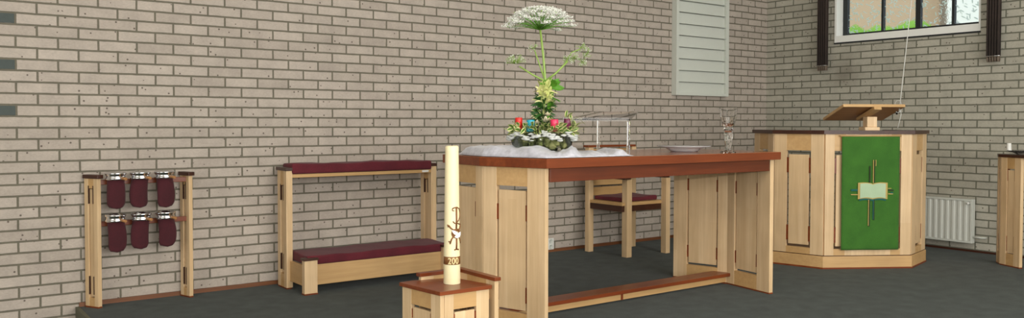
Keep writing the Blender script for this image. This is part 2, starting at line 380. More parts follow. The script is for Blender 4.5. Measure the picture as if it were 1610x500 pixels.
obj('foot_rail_top', bx(-4.97+3.93, -2.90+3.93, -1.885+1.85, -1.75+1.85, .058, .080, bev=.002), 'red_x', T)

# ================================================================ pulpit
phi = math.radians(-31.9); mid = Vector((-1.540, -2.090)); d = Vector((math.cos(phi), math.sin(phi))); inn = Vector((-math.sin(phi), math.cos(phi)))
ctr = mid+inn*.637
def octa(W, L, k=0, dep=None):
    """plan points, local frame: x along the front, y inward, origin in the middle of the front; grown outward by k"""
    c = L*math.sqrt(.5); pts = [(-W/2, 0), (W/2, 0), (W/2+c, c), (W/2+c, c+W*.6), (W/2+.05, 1.15), (-W/2-.05, 1.15), (-W/2-c, c+W*.6), (-W/2-c, c)]
    cx_, cy_ = 0, .6
    out = []
    for x, y in pts:
        v = Vector((x-cx_, y-cy_)); l = v.length; v *= (l+k)/l; out.append((v.x+cx_, v.y+cy_))
    return out
PU = thing('pulpit', 'tall octagonal maple pulpit with red-brown rim, standing before the window wall', 'pulpit', (mid.x, mid.y, 0), phi)
P0 = octa(.708, .40, -.012)
bm = B(); prism(bm, octa(.708, .40, .010), .0, .098, .003); obj('plinth', bm, 'maple_h', PU)
bm = B(); prism(bm, octa(.708, .40, .014), .0, .012); obj('plinth_base_strip', bm, 'red_x', PU)
bm = B(); prism(bm, octa(.708, .40, -.004), .098, .104); obj('plinth_top_strip', bm, 'darkcap', PU)
ptop = 1.045
def sub(p, q, a, b):
    p, q = Vector(p), Vector(q); return tuple(p+(q-p)*a), tuple(p+(q-p)*b)
P = P0
SP = dict(z0=.104, z1=ptop, th=.03, gap=.016, feet=False, bh=.12, bz=.14)
slot_panel(PU, *sub(P[0], P[1], 0, .30), stile=(.075, .045), rail=(.05, .13), **SP)
slot_panel(PU, *sub(P[0], P[1], .70, 1), stile=(.045, .085), rail=(.05, .13), **SP)
obj('front_board', bx(.30*.69-.354+.002, .70*.69-.354+.012, -.003, .026, .104, ptop), 'maple', PU)
slot_panel(PU, P[7], P[0], stile=(.10, .10), rail=(.05, .13), **SP)
slot_panel(PU, P[1], P[2], stile=(.11, .11), rail=(.05, .13), **SP)
slot_panel(PU, P[6], P[7], stile=(.12, .12), rail=(.05, .13), **SP)
slot_panel(PU, P[2], P[3], stile=(.12, .12), rail=(.05, .13), **SP)
# rim: open at the rear, wide board along the sides
O_ = octa(.708, .40, .022); I_ = octa(.708, .40, -.16)
bm = B()
order = [6, 7, 0, 1, 2, 3]
for a, b in zip(order, order[1:]): prism(bm, [O_[a], O_[b], I_[b], I_[a]], ptop, ptop+.028)
obj('rim', bm, 'darkcap', PU)
obj('pulpit_floor', (lambda b_: (prism(b_, octa(.708, .40, -.05), .104, .13), b_)[1])(B()), 'tan', PU)
# reading desk
DK = thing('reading_desk', 'tilted wooden reading desk on a short post, standing on the pulpit rim', 'lectern', (mid.x, mid.y, 0), phi)
dx = .02
obj('post_base', bx(dx-.065+.02, dx+.055+.02, .01, .11, ptop+.028, ptop+.055, bev=.003), 'maple', DK)
obj('post', bx(dx-.04+.02, dx+.04+.02, .025, .095, ptop+.055, ptop+.135, bev=.003), 'maple', DK)
obj('bracket', bx(dx-.03+.02, dx+.03+.02, -.10, .19, -.032, -.008, bev=.002), 'maple_y', DK, Matrix.Translation((0, .1, 1.218)) @ Matrix.Rotation(math.radians(-17), 4, 'X') @ Matrix.Translation((0, -.06, 0)))
obj('desk_board', bx(-.205, .285, -.16, .19, -.008, .012, bev=.002), 'tan', DK, Matrix.Translation((0, .15, 1.215)) @ Matrix.Rotation(math.radians(-17), 4, 'X'))
obj('desk_edge', bx(-.206, .286, -.168, -.160, -.009, .013, bev=.001), 'maple_h', DK, Matrix.Translation((0, .15, 1.215)) @ Matrix.Rotation(math.radians(-17), 4, 'X'))
obj('desk_side_edge', bx(-.2125, -.205, -.168, .19, -.009, .013, bev=.001), 'maple_y', DK, Matrix.Translation((0, .15, 1.215)) @ Matrix.Rotation(math.radians(-17), 4, 'X'))
# green hanging
CL = thing('pulpit_hanging', 'green cloth with an open book and cross, hanging on the pulpit front', 'hanging', (mid.x, mid.y, 0), phi)
s0, s1, cz0, cz1 = -.225, .238, .150, 1.030
def cm(px, py): return (s0+(px-1318)/92*(s1-s0), cz1-(py-210)/183*(cz1-cz0))
bm = B(); nx, nz = 24, 46; g = []
for i in range(nx+1):
    col = []
    for j in range(nz+1):
        x = s0+(s1-s0)*i/nx; z = cz0+(cz1-cz0)*j/nz
        col.append(bm.verts.new((x, -.022-.003*math.sin(i*.5)*(1-j/nz)-.004*(1-j/nz), z)))
    g.append(col)
for i in range(nx):
    for j in range(nz): bm.faces.new((g[i][j], g[i+1][j], g[i+1][j+1], g[i][j+1])).smooth = True
cloth = obj('cloth', bm, 'green', CL); md = cloth.modifiers.new('s', 'SOLIDIFY'); md.thickness = .004; md.offset = 1
obj('hanging_rod', (lambda b_: (tube(b_, [(s0-.015, -.024, cz1+.002), (s1+.012, -.024, cz1+.002)], .006, 8), b_)[1])(B()), 'maple_h', CL)
def bars(name, mat, rects, y=-.034, th=.003):
    bm = B()
    for a, b, c_, d_ in rects:
        x0, z1_ = cm(a, b); x1, z0_ = cm(c_, d_); box(bm, x0, x1, y-th, y, z0_, z1_)
    return obj(name, bm, mat, CL)
bars('cross_bars_dark', 'blackcloth', [(1361, 258, 1362.6, 285), (1368.6, 250, 1369.6, 285), (1361, 312, 1362.4, 355), (1368.4, 312, 1369.8, 345), (1391, 296, 1400, 298)])
bars('cross_bars_gold', 'goldcloth', [(1366.6, 248, 1367.8, 285), (1370.6, 248, 1371.6, 258), (1359.6, 312, 1360.6, 354), (1391, 302, 1399, 303.5), (1332, 303, 1343, 304.5), (1391, 293.5, 1396, 294.5)])
bars('cross_bars_teal', 'tealcloth', [(1332, 295, 1343, 298), (1395, 300, 1399, 302.5), (1367, 312, 1368.2, 344)])
def book(name, mat, grow, y, yoff=0):
    bm = B(); N = 24; tp = []; bt = []
    for i in range(N+1):
        u = i/N; px = 1345-grow*.9+(42.5+grow*1.8)*u
        wv = 1.6*abs(math.sin(u*2*PI))*(1 if True else 0)+(1.5 if abs(u-.5) < .03 else 0)
        tp.append((px, 287-grow*.4-wv+(2.2 if abs(u-.5) < .03 else 0)-1.2*abs(2*u-1)**3)); bt.append((px, 311+yoff+grow*.3-wv+(1.5 if abs(u-.5) < .03 else 0)))
    F_ = []
    for yy in (y, y-.003):
        F_.append(([bm.verts.new((cm(*q)[0], yy, cm(*q)[1])) for q in tp], [bm.verts.new((cm(*q)[0], yy, cm(*q)[1])) for q in bt]))
    (ta, ba), (tb, bb) = F_
    for i in range(N):
        bm.faces.new((tb[i], tb[i+1], bb[i+1], bb[i])); bm.faces.new((ta[i], ta[i+1], tb[i+1], tb[i])); bm.faces.new((ba[i], bb[i], bb[i+1], ba[i+1]))
    return obj(name, bm, mat, CL)
book('book_shadow', 'tealcloth', 0, -.0335, 3.0); book('book_cover', 'goldcloth', 2.6, -.036, -.5); book('book_pages', 'page', -1.0, -.039, -1)
# microphone and its cord
MC = thing('microphone', 'small dark microphone with a wire hoop clipped to the reading desk, on its right end', 'microphone', (mid.x, mid.y, 0), phi)
bm = B(); tube(bm, [(.29, .12, 1.20), (.295, .11, 1.235), (.292, .105, 1.27)], .007, 8, .010); obj('microphone_head', bm, 'darkmetal', MC)
bm = B(); tube(bm, [(.29+.028*math.cos(t), .10, 1.262+.05*math.sin(t)) for t in [k*PI/12-.4 for k in range(24)]], .0022, 6); obj('wire_hoop', bm, 'cord', MC)
bm = B(); tube(bm, [(.31, .10, 1.255), (.315, .1, 1.20), (.305, .11, 1.13), (.30, .12, 1.09)], .003, 6); obj('tail', bm, 'cord', MC)
bm = B(); q0 = Vector((mid.x, mid.y, 0))+Vector((d.x*.262+inn.x*.035, d.y*.262+inn.y*.035, 0))
tube(bm, [(q0.x+.012*math.sin(k/12*PI)+k/12*.09, q0.y-.17*k/12, 1.22+(3.59-1.22)*k/12) for k in range(13)], .0035, 6)
o = obj('hanging_cord', bm, 'cord'); bpy.context.view_layer.update(); o.parent = MC; o.matrix_parent_inverse = MC.matrix_world.inverted()

# ================================================================ kneeling bench
K = thing('kneeling_bench', 'low maple kneeling bench with maroon cushions standing against the brick wall', 'bench', (-4.91, -.28, 0))
k = lambda x: x+4.91
for xx in (-5.475, -4.342):
    slot_panel(K, (k(xx), -.235+.28), (k(xx), -.075+.28), 0, .80, .034, (.050, .050), (.10, .10), .008, .014, bh=.11, bz=.07, bmat='darkcap', bfull=True, topgap=.8)
    obj('post_cap', bx(k(xx)-.026, k(xx)+.026, -.245+.28, -.065+.28, .80, .822, bev=.002), 'darkcap', K)
    obj('post_edge_strip', bx(k(xx)-.008, k(xx)+.024, -.239+.28, -.2345+.28, .01, .80), 'maple', K)
obj('arm_rail', bx(k(-5.457), k(-4.36), -.235+.28, -.08+.28, .752, .776, bev=.002), 'maple_h', K)
def cushion(name, x0, x1, y0, y1, z0, z1, par, bev=.014):
    bm = B(); box(bm, x0, x1, y0, y1, z0, z1); bmesh.ops.bevel(bm, geom=bm.edges[:], offset=bev, segments=4, affect='EDGES', profile=.5)
    bmesh.ops.subdivide_edges(bm, edges=[e for e in bm.edges if e.calc_length() > .3], cuts=10, use_grid_fill=True)
    for v in bm.verts:
        if v.co.z > (z0+z1)/2: v.co.z += .003*math.sin(v.co.x*9)+.003*math.sin(v.co.x*23+v.co.y*20)
    return obj(name, bm, 'maroon', par, shade=True)
cushion('arm_cushion', k(-5.455), k(-4.362), -.25+.28, -.07+.28, .777, .845, K)
obj('care_label', bx(k(-4.44), k(-4.385), -.2385+.28, -.2355+.28, .757, .772), 'plastic', K)
obj('leg_foot', bx(k(-5.475), k(-5.385), -.500+.28, -.455+.28, .008, .225, bev=.002), 'maple', K)
obj('leg_foot', bx(k(-4.42), k(-4.33), -.500+.28, -.455+.28, .008, .225, bev=.002), 'maple', K)
for a in (-5.477, -4.422):
    obj('foot_strip', bx(k(a), k(a)+.094, -.502+.28, -.453+.28, 0, .009), 'red_x', K)
    obj('foot_cap', bx(k(a)-.006, k(a)+.098, -.508+.28, -.448+.28, .225, .240, bev=.002), 'darkcap', K)
obj('front_board', bx(k(-5.40), k(-4.40), -.47+.28, -.450+.28, .055, .19, bev=.002), 'maple_h', K)
obj('side_board', bx(k(-5.47), k(-5.45), -.455+.28, -.236+.28, .055, .19, bev=.002), 'maple_y', K)
obj('side_board', bx(k(-4.36), k(-4.34), -.455+.28, -.236+.28, .055, .19, bev=.002), 'maple_y', K)
cushion('kneeling_cushion', k(-5.445), k(-4.345), -.475+.28, -.15+.28, .19, .248, K, .012)

# ================================================================ collection bag rack
RK = thing('collection_bag_rack', 'slim maple rack with two red-brown rails standing against the left of the brick wall', 'rack', (-6.36, -.07, 0))
r_ = lambda x: x+6.36
for xf, xb in ((-6.618, -6.672), (-6.083, -6.112)):
    slot_panel(RK, (r_(xf), -.122+.07), (r_(xb), -.022+.07), 0, .785, .026, (.034, .034), (.06, .06), .006, .012, bh=.11, bz=.06, bmat='darkcap', bfull=True, topgap=.8)
    Lc = math.hypot(xf-xb, .1)
    obj('post_cap', bx(-.012, Lc+.006, -.021, .021, .785, .808, bev=.002), 'darkcap', RK, frame4((r_(xf), -.122+.07), (r_(xb), -.022+.07)))
for zz in (.762, .508): obj('rail', bx(r_(-6.628), r_(-6.098), -.095+.07, -.065+.07, zz-.016, zz+.014, bev=.002), 'red_x', RK)
spots = [(-6.530, .776, 'top row, nearest the left post'), (-6.392, .776, 'middle of the top row'), (-6.250, .776, 'top row, nearest the right post'),
         (-6.534, .522, 'bottom row, nearest the left post'), (-6.388, .522, 'middle of the bottom row'), (-6.246, .522, 'bottom row, nearest the right post')]
def bag(i, x, z, where):
    rnd = random.Random(i+3)
    t = thing('collection_bag', 'maroon velvet collection bag with chrome ring on the rack, '+where, 'bag', (x, -.150, z+.0005), 0, 'collection bags on the rack')
    bm = B(); lathe(bm, [(.052, .0), (.058, .003), (.0595, .010), (.054, .016), (.053, .028), (.058, .032), (.0605, .040), (.057, .046), (.052, .044), (.050, .030), (.050, .004), (.052, .0)], 32)
    obj('ring', bm, 'chrome', t)
    bm = B(); tube(bm, [(.022, -.052, .012), (.030, -.068, .010), (.040, -.090, .008)], .009, 10, .0085); obj('handle', bm, 'tan', t)
    bm = B(); L = rnd.uniform(.168, .186); sk = rnd.uniform(-.012, .014); n = 14; seg = 28; rings = []
    for a in range(n+1):
        f = a/n; zz = .004-L*f; wx = .048+.004*math.sin(f*3)-.012*max(0, f-.88)/.12; wy_ = .044-.012*min(1, f*6)-.012*f
        ring = []
        for b_ in range(seg):
            th = 2*PI*b_/seg; fold = 1+.05*math.sin(th*5+i)*f+.03*math.sin(th*9+i*2)*f
            ring.append(bm.verts.new((wx*fold*math.cos(th)+sk*math.sin(f*2.6)*1.2, wy_*fold*math.sin(th), zz-(.008*(1-abs(math.cos(th)))*f**8))))
        rings.append(ring)
    for a in range(n):
        for b_ in range(seg): bm.faces.new((rings[a][b_], rings[a+1][b_], rings[a+1][(b_+1) % seg], rings[a][(b_+1) % seg])).smooth = True
    bm.faces.new(rings[-1][::-1])
    obj('bag_cloth', bm, 'velvet', t)
for i, s_ in enumerate(spots): bag(i, *s_)

# ================================================================ paschal candle and stand
CXS, CYS = -5.728, -2.590
ST = thing('candle_stand', 'square maple candle stand with red-brown top carrying the tall candle, in the foreground', 'stand', (CXS, CYS, 0))
W = .255
pk = dict(th=.022, stile=(.068, .068), rail=(.05, .07), gap=.007, ith=.014, bh=.04, bz=.05)
slot_panel(ST, (-.030, .280), (0, 0), 0, .385, **pk, shift=.011); slot_panel(ST, (.0225, 0), (W, 0), 0, .385, **dict(pk, stile=(.046, .068)), shift=.011)
bm = B(); prism(bm, [(-.008, -.010), (W+.008, -.012), (W+.008, .03), (.22, .24), (.03, .292), (-.042, .288)], .385, .402, .0015); obj('stand_top', bm, 'red_x', ST)
pk['rail'] = (.05, .11)
slot_panel(ST, (.065, W+.03), (W+.035, W+.03), 0, .418, **pk, shift=.0); slot_panel(ST, (W+.035, W+.03), (W+.035, -.01), 0, .418, **pk, shift=.0)
obj('rear_cap', bx(.055, W+.052, W+.012, W+.048, .418, .434, bev=.0015), 'red_x', ST)
obj('side_cap', bx(W+.018, W+.052, -.020, W+.012, .418, .434, bev=.0015), 'red_y', ST)
obj('inner_shelf', bx(.03, W+.023, .03, W+.018, .33, .384), 'maple_h', ST)
CA = thing('paschal_candle', 'tall ivory Easter candle with bronze wax emblem, on the foreground stand', 'candle', (-5.588, -2.462, .402))
def crad(z): return .0382-.0082*min(1, max(0, z/.62))
bm = B(); lathe(bm, [(0, 0), (.037, 0)]+[(crad(z), z) for z in (.002, .1, .2, .3, .4, .5, .6, .617)]+[(.024, .622), (0, .618)], 40); obj('candle_body', bm, 'wax', CA)
# emblem on the cylinder. direction to the camera plus an offset
face = math.atan2(CY+2.462, CX+5.588)+math.radians(35)
def cw(u, z, o=.0006):
    r = crad(z)+o; a = face+u/crad(z); return (r*math.cos(a), r*math.sin(a), z)
zz = lambda py: (446-py)/349.
ux = lambda px: (px-717)/349./.86
def stroke(pts, r): tube(bm, [cw(ux(a), zz(b)) for a, b in pts], r, 6)
bm = B()
stroke([(717, 326), (717.2, 345), (716.6, 358)], .0042)
stroke([(711.5, 327), (714, 325.5), (718, 325), (723, 328), (725.5, 334), (724.5, 341), (721, 346), (717.5, 348)], .003)
stroke([(711.5, 327), (711.5, 330), (714, 330.5)], .0024); stroke([(712, 347), (714.5, 350), (719, 350), (723, 352)], .003)
stroke([(706, 353), (709, 357), (713, 361)], .0038); stroke([(704.5, 352), (706, 356)], .003)
stroke([(729, 352), (725, 357), (721, 361)], .0038)
stroke([(713, 370), (710, 375), (708, 382)], .0036); stroke([(706, 378), (709.5, 380)], .003)
stroke([(721, 371), (724, 376), (727, 382)], .0036)
stroke([(717, 372), (717, 382), (716.6, 391)], .0042); stroke([(713.5, 391.5), (717, 390.5), (720.5, 391.5)], .0034)
for rr in (4.2, 5.6, 7.0): stroke([(717+rr*math.cos(t)*.95, 366+rr*math.sin(t)) for t in [kk*PI/10 for kk in range(21)]], .0026)
obj('emblem', bm, 'bronze', CA)
bm = B()
def blob(pts, o0=.0035, o1=.006):
    a = [bm.verts.new(cw(ux(x), zz(y), o0)) for x, y in pts]; b_ = [bm.verts.new(cw(ux(x), zz(y), o1)) for x, y in pts]
    bm.faces.new(b_)
    for i in range(len(pts)): bm.faces.new((a[i], a[(i+1) % len(pts)], b_[(i+1) % len(pts)], b_[i]))
blob([(710.5, 360), (714.5, 361.5), (718, 365), (717, 368.5), (713.5, 367), (711.5, 364)])
blob([(717, 368), (720, 364.5), (724, 364), (723.8, 368.5), (721, 372), (716.5, 373.2), (713.5, 370.8), (715.2, 369)])
obj('dove', bm, 'doves', CA)
bm = B()
zb0, zb1 = zz(415), zz(402.5)
lathe(bm, [(crad(zb0), zb0), (crad(zb0)+.0012, zb0+.001), (crad(zb1)+.0012, zb1-.001), (crad(zb1), zb1)], 40); obj('year_band', bm, 'bronze', CA)
cu = bpy.data.curves.new('t', 'FONT'); cu.body = '200'; cu.size = .040; cu.extrude = .0012; cu.space_character = 1.05; cu.offset = .0006
to = bpy.data.objects.new('t', cu); C.objects.link(to); bpy.context.view_layer.update()
me = bpy.data.meshes.new_from_object(to); bpy.data.objects.remove(to)
bm = B(); bm.from_mesh(me); bmesh.ops.subdivide_edges(bm, edges=bm.edges[:], cuts=1)
for v in bm.verts:
    x, y, z = v.co; u_, zc = ux(705)+x*.78, zb0+.0045+y*.98; v.co = Vector(cw(u_, zc, .0022+z))
obj('year_digits', bm, 'gold', CA)
bm = B(); tube(bm, [(0, 0, .616), (.001, 0, .628)], .0015, 6); obj('wick', bm, 'darkmetal', CA)

# ================================================================ armchair behind the altar
CH = thing('armchair', 'square maple armchair with maroon seat pad behind the altar table', 'chair', (-2.46, -.42, 0))
c_ = lambda x, y: (x+2.46, y+.42)
def post(x, y, z1, w_=.062, t=.045, name='leg'):
    X, Y = c_(x, y); obj(name, bx(X-w_/2, X+w_/2, Y-t/2, Y+t/2, 0, z1, bev=.002), 'maple', CH)
post(-2.715, -.175, .915, .055, .05); post(-2.715+.52, -.175, .915, .055, .05); post(-2.668, -.595, .655, .058, .06); post(-2.232, -.625, .655, .05, .06)
X0, Y0 = c_(-2.74, -.60); X1, Y1 = c_(-2.205, -.155)
obj('seat_frame', bx(X0+.01, X1-.01, Y0+.0, Y1+.0, .432, .458, bev=.002), 'maple_h', CH)
bm = B(); box(bm, X0+.012, X1-.012, Y0+.004, Y0+.03, .382, .431); box(bm, X0+.012, X0+.036, Y0+.03, Y1-.02, .382, .431); box(bm, X1-.036, X1-.012, Y0+.03, Y1-.02, .382, .431)
obj('seat_apron', bm, 'darkcap', CH)
cushion('seat_pad', X0+.065, X1-.05, Y0+.05, Y1-.04, .459, .495, CH, .012)
obj('back_slat', bx(X0+.045, X1-.04, Y1-.035, Y1-.015, .49, .563, bev=.002), 'maple_h', CH)
obj('back_slat', bx(X0+.045, X1-.04, Y1-.035, Y1-.015, .578, .665, bev=.002), 'maple_h', CH)
obj('back_slat', bx(X0+.045, X1-.04, Y1-.035, Y1-.015, .68, .90, bev=.002), 'maple_h', CH)
obj('back_cap', bx(X0-.02, X1+.02, Y1-.055, Y1+.012, .915, .933, bev=.002), 'red_x', CH)
for a, b_ in ((X0-.0, X0+.075), (X1-.05, X1+.005)): obj('armrest', bx(a, b_, Y0-.04, Y1-.045, .655, .672, bev=.002), 'darkcap', CH)

# ================================================================ things on the altar
TZ0 = TZ+.0005
PL = B(); lathe(PL, [(0, 0), (.085, 0), (.098, .010), (.125, .028), (.175, .035), (.176, .040), (.125, .034), (.095, .016), (.082, .006), (0, .006)], 48)
o = obj('glass_dish', PL, 'dishglass', shade=True); o.location = (-3.46, -1.93, TZ0); tag(o, 'shallow wide-rimmed clear glass dish lying on the altar, left of the chalice', 'dish')
bm = B(); lathe(bm, [(0, 0), (.048, 0), (.050, .006), (.034, .014), (.016, .022), (.020, .04), (.024, .075), (.029, .112), (.030, .13), (.020, .140), (.034, .146), (.030, .152), (.026, .158), (.038, .180), (.051, .225), (.056, .285), (.0535, .285), (.048, .226), (.034, .185), (.016, .168), (0, .165)], 12)
for f in bm.faces: f.smooth = False
o = obj('glass_chalice', bm, 'glass'); o.location = (-3.37, -2.215, TZ0); tag(o, 'faceted clear glass chalice standing near the right end of the altar', 'chalice')
# acrylic book stand
BS = thing('acrylic_book_stand', 'clear acrylic book stand with tilted plate on the altar beside the flowers', 'stand', (-4.2, -2.0, TZ0))
def quad_plate(name, pts, th, mat):
    bm = B(); v = [Vector(q)-Vector((-4.2, -2.0, TZ0)) for q in pts]; n = (v[1]-v[0]).cross(v[3]-v[0]).normalized()*th
    a = [bm.verts.new(q) for q in v]; b_ = [bm.verts.new(q+n) for q in v]
    bm.faces.new(a[::-1]); bm.faces.new(b_)
    for i in range(4): bm.faces.new((a[i], a[(i+1) % 4], b_[(i+1) % 4], b_[i]))
    bmesh.ops.recalc_face_normals(bm, faces=bm.faces); bmesh.ops.bevel(bm, geom=bm.edges[:], offset=.001, segments=1, affect='EDGES')
    return obj(name, bm, mat, BS)
quad_plate('tilted_plate', [(-4.50, -1.95, 1.142), (-4.265, -2.25, 1.142), (-3.93, -1.98, 1.192), (-4.02, -1.66, 1.194)], .006, 'acrylic')
quad_plate('ledge', [(-4.505, -1.945, 1.136), (-4.27, -2.245, 1.136), (-4.27, -2.245, 1.160), (-4.505, -1.945, 1.160)], .004, 'acrylic')
for x, y, z in ((-4.125, -1.83, 1.172), (-4.255, -2.225, 1.142)):
    obj('upright', bx(x+4.2-.007, x+4.2+.007, y+2.0-.007, y+2.0+.007, .0, z-TZ0-.004, bev=.0015), 'acrylic', BS)
# cloth
bm = B(); nx, ny = 200, 60; g = []
CP = [Vector(q) for q in ((-4.975, -1.56), (-5.005, -1.85), (-4.872, -2.252), (-4.255, -2.268))]; CU = (0, .16, .42, 1)
def clothpt(u, v):
    """u along the altar from the left end, v from the front edge backwards"""
    k_ = 0 if u < CU[1] else 1 if u < CU[2] else 2
    f = CP[k_].lerp(CP[k_+1], (u-CU[k_])/(CU[k_+1]-CU[k_]))
    back = Vector((-4.62+.50*u, -1.52-.40*u)); p = f+(back-f)*v
    p += Vector((.012*math.sin(u*31+v*3), .012*math.sin(u*27+v*5)))*math.sin(PI*v)
    ed = min(1, v*14)**.7*min(1, (1-v)*6)*min(1, u*30)**.6*min(1, (1-u)*16)
    w_ = u*1.0+.05*math.sin(v*5+1)+.02*math.sin(u*23)
    rid = lambda x, p_: (.5+.5*math.sin(x))**p_
    hgt = .017*rid(w_*33+v*4, 2.2)+.008*rid(w_*61-v*9+1, 3)+.005*rid(u*24+v*26, 2)
    hump = .026*math.exp(-((u-.26)/.20)**2)+.026*math.exp(-((u-.07)/.08)**2)+.030*math.exp(-((u-.60)/.03)**2)+.020*math.exp(-((u-.93)/.06)**2)+.008
    return p.x, p.y, TZ+.0025+max(0.0, hgt*(.35+.65*math.exp(-((u-.4)/.35)**2))+hump)*ed
for i in range(nx+1): g.append([bm.verts.new(clothpt(i/nx, j/ny)) for j in range(ny+1)])
for i in range(nx):
    for j in range(ny): bm.faces.new((g[i][j], g[i+1][j], g[i+1][j+1], g[i][j+1])).smooth = True
o = obj('altar_cloth', bm, 'organza'); md = o.modifiers.new('s', 'SOLIDIFY'); md.thickness = .0015; md.offset = 1
tag(o, 'crumpled sheer white cloth lying on the left half of the altar', 'cloth')

# flower arrangement
FX, FY, FZ = -4.592, -1.862, TZ+.028
FA = thing('flower_arrangement', 'flower arrangement with a giant white umbel rising from a mossy trough on the altar', 'flowers', (FX, FY, FZ))
vr = Vector((math.cos(YAW), -math.sin(YAW), 0)); vf = Vector((math.sin(YAW), math.cos(YAW), 0))  # trough lies across, roughly facing the nave
ang = math.atan2(vr.y, vr.x)
R4 = Matrix.Rotation(ang, 4, 'Z')
bm = B(); lathe(bm, [(0, 0), (.15, 0), (.168, .012), (.190, .098), (.185, .101), (.160, .02), (0, .02)], 40, sx=1, sy=.55); obj('trough', bm, glass('green_tinted_glass', .08, 1.2, (.86, .92, .8, 1)).m, FA, R4)
bm = B()
for _ in range(130):
    a = random.uniform(0, 2*PI); rr = math.sqrt(random.random())*.155; s = random.uniform(.012, .024)
    bmesh.ops.create_icosphere(bm, subdivisions=2, radius=s, matrix=Matrix.Translation((rr*math.cos(a), rr*.55*math.sin(a), random.uniform(.026, .115))))
for v in bm.verts: v.co += Vector((random.uniform(-1, 1), random.uniform(-1, 1), random.uniform(-1, 1)))*.0035
mo = obj('moss', bm, 'moss', FA, R4); mo['kind'] = 'stuff'
bm = B()
for _ in range(120):
    t = random.uniform(PI*1.0, PI*2.02); s = random.uniform(.006, .012)
    bmesh.ops.create_icosphere(bm, subdivisions=1, radius=s, matrix=Matrix.Translation((.192*math.cos(t)+random.gauss(0, .004), .112*math.sin(t)+random.gauss(0, .004), .084+.012*math.sin(t*7)+random.gauss(0, .007))) @ Matrix.Diagonal((1.9, 1, .6, 1)))
for v in bm.verts: v.co += Vector((random.uniform(-1, 1), random.uniform(-1, 1), random.uniform(-1, 1)))*.002
fo = obj('fleece', bm, 'fleece', FA, R4, shade=True); fo['kind'] = 'stuff'
def leaf(bm, base, dirv, L, w_, up=None, edge=1, mid=0, curl=.25):
    dirv = dirv.normalized(); side = dirv.cross(up or Vector((0, 0, 1)))
    if side.length < .1: side = Vector((1, 0, 0))
    side.normalize(); nr = side.cross(dirv); n = 5; rows = []
    for i in range(n+1):
        f = i/n; c = base+dirv*L*f-Vector((0, 0, 1))*curl*L*f*f; hw = w_*math.sin(PI*min(.98, f*.9+.07))**.8
        rows.append([bm.verts.new(c+side*hw*k_+nr*abs(k_)*hw*.3) for k_ in (-1, -.55, .55, 1)])
    for i in range(n):
        for k_ in range(3):
            f = bm.faces.new((rows[i][k_], rows[i][k_+1], rows[i+1][k_+1], rows[i+1][k_])); f.material_index = mid if k_ == 1 else edge; f.smooth = True
rv = lambda a=1: Vector((random.uniform(-a, a), random.uniform(-a, a), random.uniform(-a, a)))
bm = B()
for _ in range(330):
    a = random.uniform(0, 2*PI); rr = random.uniform(.2, 1)**.5*.182
    p = vr*rr*math.cos(a)+vf*rr*.6*math.sin(a)+Vector((0, 0, random.uniform(.108, .152)-abs(math.cos(a))*.012))
    out = vr*math.cos(a)*.8+vf*math.sin(a)*.7-vf*.25+Vector((0, 0, random.uniform(-.1, .9)))+rv(.4)
    leaf(bm, p, out, random.uniform(.035, .06), random.uniform(.009, .014), up=rv(1), edge=1, mid=0)
for _ in range(46):   # sprig reaching out to the right
    p = vr*random.uniform(.13, .21)+vf*random.uniform(-.06, .06)+Vector((0, 0, random.uniform(.09, .19)))
    leaf(bm, p, vr*random.uniform(.2, 1)+Vector((0, 0, random.uniform(-.2, 1)))+rv(.5), random.uniform(.04, .075), random.uniform(.007, .012), edge=1, mid=0)
obj('variegated_leaves', bm, ['leaf', 'cream'], FA)['kind'] = 'stuff'
# central column
bm = B()
axis = lambda z: vr*(.012-.01*math.sin(z*12))+Vector((0, 0, z))
for _ in range(170):
    z = random.uniform(.14, .30); a = random.uniform(0, 2*PI); o_ = vr*math.cos(a)+vf*math.sin(a)
    leaf(bm, axis(z)+o_*.012, o_+Vector((0, 0, random.uniform(-.3, .7)))+rv(.3), random.uniform(.05, .078), random.uniform(.005, .009), up=rv(1), edge=0, mid=0)
obj('dark_foliage', bm, ['leafdark'], FA)['kind'] = 'stuff'
bm = B()
for z in (.17, .21, .25, .28, .31, .34):
    for _ in range(11):
        a = random.uniform(0, 2*PI); o_ = vr*math.cos(a)+vf*math.sin(a)
        leaf(bm, axis(z)+o_*.025, o_*.8+Vector((0, 0, random.uniform(.2, 1.2)))+rv(.2), random.uniform(.045, .075), random.uniform(.004, .008), up=rv(1), edge=0, mid=0, curl=.45)
obj('cream_fronds', bm, ['cream'], FA)['kind'] = 'stuff'
bm = B()
for _ in range(24):
    a = random.uniform(-1.0, 1.4)
    leaf(bm, axis(.365)+vr*.028, vr*math.sin(a)*1.0+Vector((0, 0, math.cos(a)*.9-.15))-vf*random.uniform(0, .7), random.uniform(.05, .085), random.uniform(.011, .017), edge=0, mid=0, up=vf)
for z in (.25, .30):
    for _ in range(7): leaf(bm, axis(z)+vr*.035, vr*random.uniform(.0, .6)+Vector((0, 0, random.uniform(-.4, 1)))-vf*.3+rv(.2), .065, .012, edge=0, mid=0)
obj('bright_leaves', bm, ['leafbright'], FA)
bm = B()
for z, n_ in ((.27, 7), (.30, 8), (.33, 9), (.36, 8)):
    for q in range(n_):
        a = 2*PI*q/n_+z*40; o_ = vr*math.cos(a)+vf*math.sin(a)
        leaf(bm, axis(z)+o_*.012, o_*random.uniform(.3, .6)+Vector((0, 0, 1))+rv(.12), random.uniform(.06, .085), random.uniform(.015, .022), up=o_.cross(Vector((0, 0, 1))).cross(o_) if False else o_, edge=0, mid=0, curl=.2)
obj('umbel_sheaths', bm, leafy('pale_sheath', (212, 218, 140)), FA)
